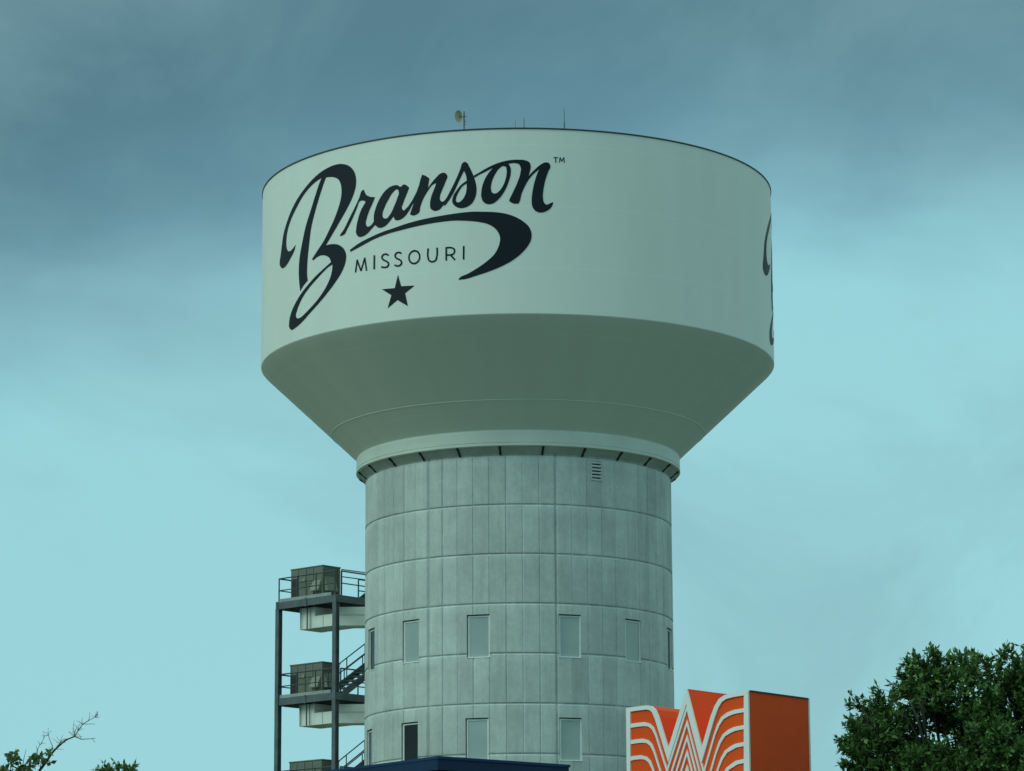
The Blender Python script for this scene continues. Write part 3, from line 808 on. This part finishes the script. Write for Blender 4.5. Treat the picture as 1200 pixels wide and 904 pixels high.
# nested bands: the notched line repeated downwards
def line_x(p, d, q, e):
    den = d.x * e.y - d.y * e.x; t = ((q.x - p.x) * e.y - (q.y - p.y) * e.x) / den; return p + d * t
V2 = Vector
for k in range(1, 9):
    dyl = 19.4 * k; sh_l = V2((-2.0 * k, dyl)); sh_r = V2((2.0 * k, 19.8 * k)); sh_m = V2((0, 17.5 * k))
    Lf = [V2((738.0, 831.8 + dyl)), V2((749 - 2.0 * k, 830.4 + dyl))] + [V2(p) + V2((-.9, 2.6)) + sh_l for p in ((758.5, 826.8), (764.5, 828), (769, 832), (772.5, 840))]
    Rt = [V2(p) + V2((.9, 2.6)) + sh_r for p in ((835, 840), (839.5, 828), (844.5, 819.5), (851, 815))] + [V2((860 + 1.0 * k, 814.8 + 19.8 * k)), V2((874.8, 812.4 + 19.8 * k))]
    Lf = [Lf[0]] + [p for p in Lf[1:] if p.x > 740]
    ap = V2((806, 812)) + sh_m
    vl = line_x(Lf[-1], V2((11.6, 37)), ap, V2((-21.6, 68.5))); vr = line_x(Rt[0], V2((-10.6, 37)), ap, V2((17.6, 68.5)))
    path = Lf + [vl, ap, vr] + Rt
    w = []
    for i, p in enumerate(path):
        if p is vl or p is ap or p is vr: w.append(1.9)
        elif i < len(Lf): w.append(4.6 if i < max(1, len(Lf) - 3) else (3.7 if i == len(Lf) - 3 else (2.8 if i == len(Lf) - 2 else 2.0)))
        else:
            j = i - len(Lf) - 3; w.append((2.0, 2.8, 3.7, 4.6, 4.6, 4.6)[min(j, 5)])
    P = []; W2 = []
    ymax = 988
    for i, (p, ww) in enumerate(zip(path, w)):
        P.append(p); W2.append(ww)
    # keep only the stretch above the foot of the sign
    seg = []; cur = []
    for i in range(len(P)):
        if P[i].y <= ymax: cur.append((P[i], W2[i]))
        if i < len(P) - 1 and (P[i].y <= ymax) != (P[i + 1].y <= ymax):
            t = (ymax - P[i].y) / (P[i + 1].y - P[i].y); c = P[i].lerp(P[i + 1], t), W2[i] * (1 - t) + W2[i + 1] * t
            cur.append(c)
            if P[i].y <= ymax: seg.append(cur); cur = []
    if cur: seg.append(cur)
    for s_g in seg:
        if len(s_g) > 1:
            ribbon([q[0] for q in s_g], [q[1] for q in s_g], .022 - .0004 * k, 'white_stripe', M_WHITE, sign)
# pale corner trims and a dark cap on the plain side
m = MB(); c = F3((FW, 0)); top_z = S0.z
side_n = Vector((dx.y, -dx.x, 0)).normalized(); side_n = side_n if side_n.x > 0 else -side_n
def side_box(m, f0, f1, z0, z1, o):
    a = c + dx * f0; b = c + dx * f1
    a.z = b.z = 0
    lo = [a, b, b + side_n * o, a + side_n * o]
    m.hexa([p + Vector((0, 0, z0)) for p in lo], [p + Vector((0, 0, z1)) for p in lo])
side_box(m, .982, 1.0, BOT, top_z, .015); m.build('side_trim', M_WHITE, sign)
m = MB(); side_box(m, .008, .98, top_z - .012, top_z + .008, .02); m.build('cap_flashing', M_RIM, sign)
m = MB(); cc = F3((FW / 2, 0)) + Vector((dx.x, dx.y, 0)) * .5
m.tube([(cc.x, cc.y, 0), (cc.x, cc.y, BOT + .02)], .22, 16); m.tube([(cc.x, cc.y, 0), (cc.x, cc.y, .25)], .45, 16); m.build('pole', M_STEEL, sign)

# ------------------------------------------------------------------ trees
def leaf_quad(m, p, d, up_, L, W):
    s = d.cross(up_)
    if s.length < .05: s = d.cross(Vector((1, .2, 0)))
    s.normalize(); nn = s.cross(d)
    a = p; b = p + d * L * .45 + s * W / 2 - nn * L * .06; c_ = p + d * L; e = p + d * L * .45 - s * W / 2 - nn * L * .06
    n0 = len(m.v); m.v += [tuple(a), tuple(b), tuple(c_), tuple(e)]; m.f.append((n0, n0 + 1, n0 + 2, n0 + 3))
def rv(rg): return Vector((rg.gauss(0, 1), rg.gauss(0, 1), rg.gauss(0, 1))).normalized()
def spray(leaves, twigs, p, d, length, nl, L, W, rg, droop=.25):
    """a leafy twig curving over at its end"""
    pts = [p]; cur = p.copy(); dd = d.normalized()
    seg = 5
    for i in range(seg):
        cur = cur + dd * length / seg; pts.append(cur.copy()); dd = (dd + Vector((0, 0, -droop * (i + 1) / seg)) + rv(rg) * .12).normalized()
    twigs.tube(pts, .010, 4, .003, False)
    for k in range(nl):
        t = (k + .5) / nl; f = t * seg; i = min(int(f), seg - 1); q = pts[i].lerp(pts[i + 1], f - i); ax = (pts[i + 1] - pts[i]).normalized()
        dirn = (ax * .55 + rv(rg) * .75 + Vector((0, 0, -.1))).normalized()
        leaf_quad(leaves, q, dirn, (Vector((0, 0, 1)) + rv(rg) * .6).normalized(), L * rg.uniform(.7, 1.25), W * rg.uniform(.7, 1.2))
def tree(name, label, cat, base, trunk_h, lobes, nspray, tips, rg, L=.12, W=.06, leafmat=None, barkmat=None, spray_len=.42, nl=13, group=None, trunk_r=.2, gap=-.14):
    t = empty(name, base); tag(t, label, cat, group)
    tk = MB(); lv_ = MB(); tw = MB()
    tp = Vector((0, 0, trunk_h)); tk.tube([(0, 0, -.1), (.04, .02, trunk_h * .4), tp], trunk_r, 12, trunk_r * .6)
    lobes = [(Vector(c_) - Vector(base), Vector(r_)) for c_, r_ in lobes]
    tot = sum(r_.x * r_.z * r_.y for c_, r_ in lobes)
    for c_, r_ in lobes:
        mid = tp.lerp(c_, .55) + Vector((rg.uniform(-.2, .2), rg.uniform(-.2, .2), .25))
        tk.tube([tp - Vector((0, 0, .15)), mid, c_, c_ + Vector((rg.uniform(-.2, .2), 0, r_.z * .5))], trunk_r * .2, 8, .01)
        for b in range(6):
            d = rv(rg); d.z = abs(d.z) * .8 + .15; e = c_ + Vector((d.x * r_.x, d.y * r_.y, d.z * r_.z)) * .8
            tk.tube([c_.lerp(mid, .4), c_.lerp(e, .5) + rv(rg) * .1, e], .016, 6, .006)
        n = int(nspray * r_.x * r_.y * r_.z / tot)
        for q in range(n):
            d = rv(rg); rad = rg.uniform(.35, 1.0) ** .5 * rg.uniform(.82, 1.06)
            # clumpy edge: lobes of the crown push in and out
            rad *= 1 + .20 * math.sin(5 * d.x + 3 * d.z * 2 + c_.x) * math.cos(4 * d.y + 5 * d.z)
            p = c_ + Vector((d.x * r_.x, d.y * r_.y, d.z * r_.z)) * rad
            if mnoise.noise(p * 1.15 + Vector(base)) < gap: continue
            dirn = (d * .8 + Vector((0, 0, .45)) + rv(rg) * .5)
            spray(lv_, tw, p - dirn.normalized() * spray_len * .5, dirn, spray_len * rg.uniform(.6, 1.15), nl, L, W, rg)
    for (p, q, ll) in tips:                       # the long shoots that break the outline
        p = Vector(p) - Vector(base); q = Vector(q) - Vector(base)
        for s_ in range(7):
            spray(lv_, tw, p + rv(rg) * .03, (q - p) + rv(rg) * .05, (q - p).length * rg.uniform(.8, 1.05), int(ll), L, W, rg, .35)
    trk = tk.build('trunk', barkmat or M_BARK, t, smooth=True)
    tw.build('twig', barkmat or M_BARK, trk)
    lv_.build('crown', leafmat or M_LEAF, t)
    return t
rg = random.Random(11)
YT = 58.0
def lob(px, py, rx, rz, dy=0, ry=None):
    p = at_depth(px, py, YT + dy); k = (YT + dy) / F * 1.02
    return (p, (rx * k, (ry if ry else rx) * k, rz * k))
lobes = [lob(1040, 872, 46, 52, .2), lob(1020, 852, 24, 32, -.3), lob(1020, 905, 28, 40, -.2), lob(1090, 815, 38, 44, .3), lob(1130, 815, 42, 46, -.2), lob(1075, 842, 30, 34, -.6), lob(1120, 875, 60, 56, .5), lob(1085, 930, 75, 60, 0),
         lob(1185, 850, 48, 66, .8), lob(1215, 815, 44, 56, .2), lob(1165, 900, 60, 60, -.5), lob(1230, 900, 70, 80, .3), lob(1140, 985, 110, 60, 0), lob(1042, 960, 50, 50, .3)]
tips = []
for (x0, y0, x1, y1) in ((1034, 852, 999, 810), (1040, 845, 1027, 806), (1085, 800, 1062, 770), (1090, 795, 1075, 761), (1105, 795, 1100, 757), (1118, 800, 1114, 764), (1135, 795, 1127, 763), (1168, 800, 1177, 750), (1160, 800, 1158, 768),
                         (1010, 882, 988, 858), (1008, 897, 990, 872), (1010, 905, 990, 888), (1008, 860, 996, 842), (1080, 815, 1052, 800), (1196, 800, 1192, 768), (1200, 790, 1204, 756), (1145, 800, 1142, 764), (1075, 815, 1056, 782)):
    dy = rg.uniform(-.6, .6)
    tips.append((at_depth(x0, y0, YT + dy), at_depth(x1, y1, YT + dy), 24))
base = at_depth(1120, 900, YT); 
tree('leafy_tree', 'large dense dark green tree at the right of the orange sign', 'tree', (base.x, base.y, 0), 3.2, lobes, 7200, tips, rg, L=.125, W=.066, nl=17, trunk_r=.24)
# low tree top between the bare branch and the frame
YT = 66.0
lobes = [lob(137, 925, 26, 29, 0), lob(122, 932, 20, 24, .3), lob(152, 930, 16, 27, -.2), lob(138, 965, 45, 40, 0)]
base = at_depth(138, 950, YT)
tips = [(at_depth(a, 912, YT), at_depth(b, c_, YT), 9) for a, b, c_ in ((124, 117, 898), (130, 127, 895), (150, 148, 897), (155, 156, 896))]
tree('leafy_tree', 'tree of which only a tiny green top shows at the bottom left', 'tree', (base.x, base.y, 0), 2.6, lobes, 520, tips, rg, trunk_r=.13, gap=-.4)

# thin tree with bare grey twigs at the left edge
YW = 40.0
lt = None
bx = at_depth(28, 960, YW)
bt = empty('sparse_tree', (bx.x, bx.y, 0)); tag(bt, 'sparse tree with bare grey twigs and few leaves at the left edge', 'tree')
cw = lambda x, y, d=0: at_depth(x / 6.667, y / 6.667 + 780, YW + d) - Vector((bx.x, bx.y, 0))
tk = MB(); lv_ = MB(); tw = MB()
tk.tube([(0, 0, -.1), (.05, .0, 1.6), (.0, .05, 3.0), cw(150, 1180), cw(240, 950)], .09, 10, .018)
tk.tube([cw(240, 950), cw(310, 820), cw(370, 740), cw(402, 690), cw(432, 655), cw(485, 607), cw(522, 580), cw(582, 555)], .018, 8, .008)
def twig(pts, r0=.012, r1=.006):
    r0 *= .5; r1 *= .5
    d0 = rg.uniform(-.25, .25); n_ = len(pts)
    tw.tube([cw(x, y, d0 * i / max(1, n_ - 1)) for i, (x, y) in enumerate(pts)], r0, 6, r1)
twig([(582, 555), (610, 510), (645, 460), (690, 432), (740, 405), (768, 382)], .016, .006); twig([(582, 555), (635, 577), (690, 574), (745, 570)], .014, .006)
twig([(720, 572), (742, 602)], .008, .005); twig([(645, 460), (690, 458), (742, 458)], .009, .005); twig([(578, 545), (588, 510), (608, 470)], .009, .005)
twig([(690, 432), (702, 400), (700, 365)], .008, .005); twig([(740, 405), (762, 408), (775, 400)], .007, .005); twig([(755, 392), (765, 370)], .007, .004)
twig([(432, 655), (465, 610), (478, 575), (490, 545)], .010, .005); twig([(408, 665), (410, 630), (392, 590), (378, 545)], .012, .007)
twig([(378, 545), (350, 550), (325, 550)], .008, .005); twig([(378, 545), (385, 520), (405, 512)], .007, .004); twig([(378, 545), (360, 525), (330, 515)], .007, .004)
twig([(290, 700), (295, 650), (320, 610), (345, 565)], .010, .006); twig([(285, 690), (290, 650), (280, 630)], .008, .005)
twig([(175, 800), (188, 720), (205, 655)], .012, .005); twig([(370, 740), (395, 755), (410, 752)], .008, .004); twig([(485, 607), (505, 575), (525, 572)], .008, .005)
twig([(645, 460), (640, 430), (645, 405)], .007, .004); twig([(570, 540), (572, 470), (580, 430)], .006, .004); twig([(85, 900), (82, 800), (88, 740), (80, 690)], .014, .006); twig([(150, 900), (200, 830), (260, 770), (300, 710)], .014, .006)
twig([(310, 830), (330, 700), (375, 665)], .012, .006); twig([(40, 1000), (35, 860), (40, 790)], .014, .006)
for _ in range(46):
    (x, y) = rg.choice([(582, 555), (610, 510), (645, 460), (690, 432), (740, 405), (635, 577), (690, 574), (485, 607), (432, 655), (402, 690), (378, 545), (340, 570), (310, 620), (465, 612)])
    a_ = rg.uniform(-2.9, .2); l_ = rg.uniform(25, 70); b_ = a_ + rg.uniform(-.6, .6)
    twig([(x, y), (x + l_ * .5 * math.cos(a_), y + l_ * .5 * math.sin(a_)), (x + l_ * (.5 * math.cos(a_) + .5 * math.cos(b_)), y + l_ * (.5 * math.sin(a_) + .5 * math.sin(b_)))], .0065, .004)
for (x, y, rr, n_) in ((80, 712, 28, 26), (130, 722, 18, 13), (127, 676, 14, 8), (40, 808, 30, 26), (88, 770, 14, 7), (160, 800, 25, 20), (155, 830, 22, 14), (280, 735, 32, 30), (232, 778, 30, 24), (310, 760, 16, 8), (335, 700, 14, 8), (378, 678, 20, 13), (350, 738, 14, 6), (388, 755, 12, 5),
                       (20, 850, 40, 30), (110, 860, 40, 24), (210, 820, 24, 16), (245, 850, 40, 24), (60, 930, 70, 60), (180, 940, 70, 50)):
    for q in range(n_):
        a_ang = rg.uniform(0, 2 * PI); rad = rr * math.sqrt(rg.random())
        p = cw(x + rad * math.cos(a_ang), y + rad * math.sin(a_ang), rg.uniform(-.2, .2))
        leaf_quad(lv_, p, (rv(rg) + Vector((0, 0, -.2))).normalized(), rv(rg), rg.uniform(.055, .095), rg.uniform(.04, .062))
trk = tk.build('trunk', M_BARK, bt, smooth=True)
tw.build('twig', M_TWIG, trk); lv_.build('foliage', M_LEAF2, bt)

# ------------------------------------------------------------------ ground and road under the camera
g_ = MB().add([(-1500, -300, 0), (1500, -300, 0), (1500, 3000, 0), (-1500, 3000, 0)], [(0, 1, 2, 3)]).build('ground', M_GRASS); tag(g_, 'wide mown grass ground', kind='structure')
rd = MB().add([(-300, -7, .004), (300, -7, .004), (300, 7, .004), (-300, 7, .004)], [(0, 1, 2, 3)]).build('road', M_ASPH); tag(rd, 'asphalt road under the viewer', kind='structure')
pk = MB().add([(-40, 26, .006), (42, 26, .006), (42, 92, .006), (-40, 92, .006)], [(0, 1, 2, 3)]).build('pavement', M_ASPH); tag(pk, 'asphalt lot round the sign and building', kind='structure')
kb = MB()
for y in (-7.15, 7.0): kb.box((-300, y, 0), (300, y + .15, .13))
kb = kb.build('kerb', M_KERB); tag(kb, 'concrete kerb along the road', kind='structure')
ln = MB()
for i in range(-30, 30): ln.add([(i * 9, -.07, .008), (i * 9 + 3, -.07, .008), (i * 9 + 3, .07, .008), (i * 9, .07, .008)], [(0, 1, 2, 3)])
ln = ln.build('road_marking', M_PAINT); tag(ln, 'broken white line painted along the road', kind='structure')

# ------------------------------------------------------------------ sky and light
SUN_EL = math.radians(38); SDIR = Vector((-.88, -.47, 0)).normalized()
w = bpy.data.worlds.new('World'); scene.world = w; w.use_nodes = True
nt = w.node_tree; N = nt.nodes; Lk = nt.links
for n_ in list(N): N.remove(n_)
out = N.new('ShaderNodeOutputWorld'); mixs = N.new('ShaderNodeMixShader'); bg1 = N.new('ShaderNodeBackground'); bg2 = N.new('ShaderNodeBackground')
sky = N.new('ShaderNodeTexSky'); sky.sky_type = 'NISHITA'; sky.sun_disc = False; sky.sun_elevation = SUN_EL; sky.sun_rotation = math.atan2(SDIR.x, SDIR.y)
bg1.inputs[1].default_value = .06; Lk.new(sky.outputs[0], bg1.inputs[0])
tc = N.new('ShaderNodeTexCoord'); sp = N.new('ShaderNodeSeparateXYZ'); Lk.new(tc.outputs['Generated'], sp.inputs[0])
def math_n(op, a, b):
    m_ = N.new('ShaderNodeMath'); m_.operation = op
    for i, q in enumerate((a, b)):
        if q is None: continue
        if isinstance(q, (int, float)): m_.inputs[i].default_value = q
        else: Lk.new(q, m_.inputs[i])
    return m_.outputs[0]
def noise_n(scale, sc3, detail, rough, loc=(0, 0, 0), dist=0):
    mp = N.new('ShaderNodeMapping'); mp.inputs['Scale'].default_value = sc3; mp.inputs['Location'].default_value = loc; Lk.new(tc.outputs['Generated'], mp.inputs[0])
    n_ = N.new('ShaderNodeTexNoise'); n_.inputs['Scale'].default_value = scale; n_.inputs['Detail'].default_value = detail; n_.inputs['Roughness'].default_value = rough; n_.inputs['Distortion'].default_value = dist
    Lk.new(mp.outputs[0], n_.inputs[0]); return n_.outputs[0]
big_n = noise_n(5.0, (1, 1, 1.7), 4, .5, (.3, .1, .7)); mid_n = noise_n(16., (1, 1, 1.8), 5, .55, (2.1, .4, 1.3), .3)
t1 = math_n('SUBTRACT', sp.outputs[2], math_n('MULTIPLY', sp.outputs[0], .05))
t1 = math_n('ADD', t1, math_n('MULTIPLY', math_n('MAXIMUM', math_n('MULTIPLY', sp.outputs[0], -1.0), 0.), .20))
t1 = math_n('ADD', t1, math_n('MULTIPLY', math_n('SUBTRACT', big_n, .5), .05)); t1 = math_n('ADD', t1, math_n('MULTIPLY', math_n('SUBTRACT', mid_n, .5), .035))
cr = N.new('ShaderNodeValToRGB'); cr.color_ramp.interpolation = 'B_SPLINE'
stops = [(.0, (157, 214, 221)), (.222, (157, 216, 223)), (.243, (143, 202, 212)), (.260, (120, 170, 183)), (.276, (101, 146, 161)), (.305, (88, 129, 143)), (.35, (86, 126, 140)), (.5, (168, 209, 208)), (1., (204, 239, 231))]
els = cr.color_ramp.elements
els[0].position = stops[0][0]; els[0].color = srgb(*stops[0][1]); els[1].position = 1; els[1].color = srgb(*stops[-1][1])
for p_, c_ in stops[1:-1]:
    e = els.new(p_); e.color = srgb(*c_)
Lk.new(t1, cr.inputs[0])
# grey wisps low in the sky
wis = noise_n(6.5, (1, 1, 1.25), 6, .6, (5.6, 1.1, .45), .7)
wr = N.new('ShaderNodeMapRange'); [setattr(wr.inputs[i + 1], 'default_value', v) for i, v in enumerate((.44, .68, 0., .46))]; wr.clamp = True; Lk.new(wis, wr.inputs[0])
mixc = N.new('ShaderNodeMix'); mixc.data_type = 'RGBA'; Lk.new(wr.outputs[0], mixc.inputs['Factor']); Lk.new(cr.outputs[0], mixc.inputs['A']); mixc.inputs['B'].default_value = srgb(128, 171, 180)
Lk.new(mixc.outputs['Result'], bg2.inputs[0]); bg2.inputs[1].default_value = 1.0
mixs.inputs[0].default_value = .95; Lk.new(bg1.outputs[0], mixs.inputs[1]); Lk.new(bg2.outputs[0], mixs.inputs[2]); Lk.new(mixs.outputs[0], out.inputs[0])
sl = bpy.data.lights.new('sun', 'SUN'); sl.energy = 1.0; sl.angle = math.radians(30); sl.color = (.74, 1.0, .87)
so = bpy.data.objects.new('sun', sl); COL.objects.link(so)
sd = Vector((SDIR.x * math.cos(SUN_EL), SDIR.y * math.cos(SUN_EL), math.sin(SUN_EL)))
so.rotation_euler = sd.to_track_quat('Z', 'Y').to_euler(); so.location = (-40, -30, 60)

vs = scene.view_settings
vs.view_transform = 'Standard'; vs.look = 'None'; vs.exposure = 0; vs.gamma = 1; vs.use_curve_mapping = False
scene.cycles.max_bounces = 6
scene.cycles.use_denoising = True
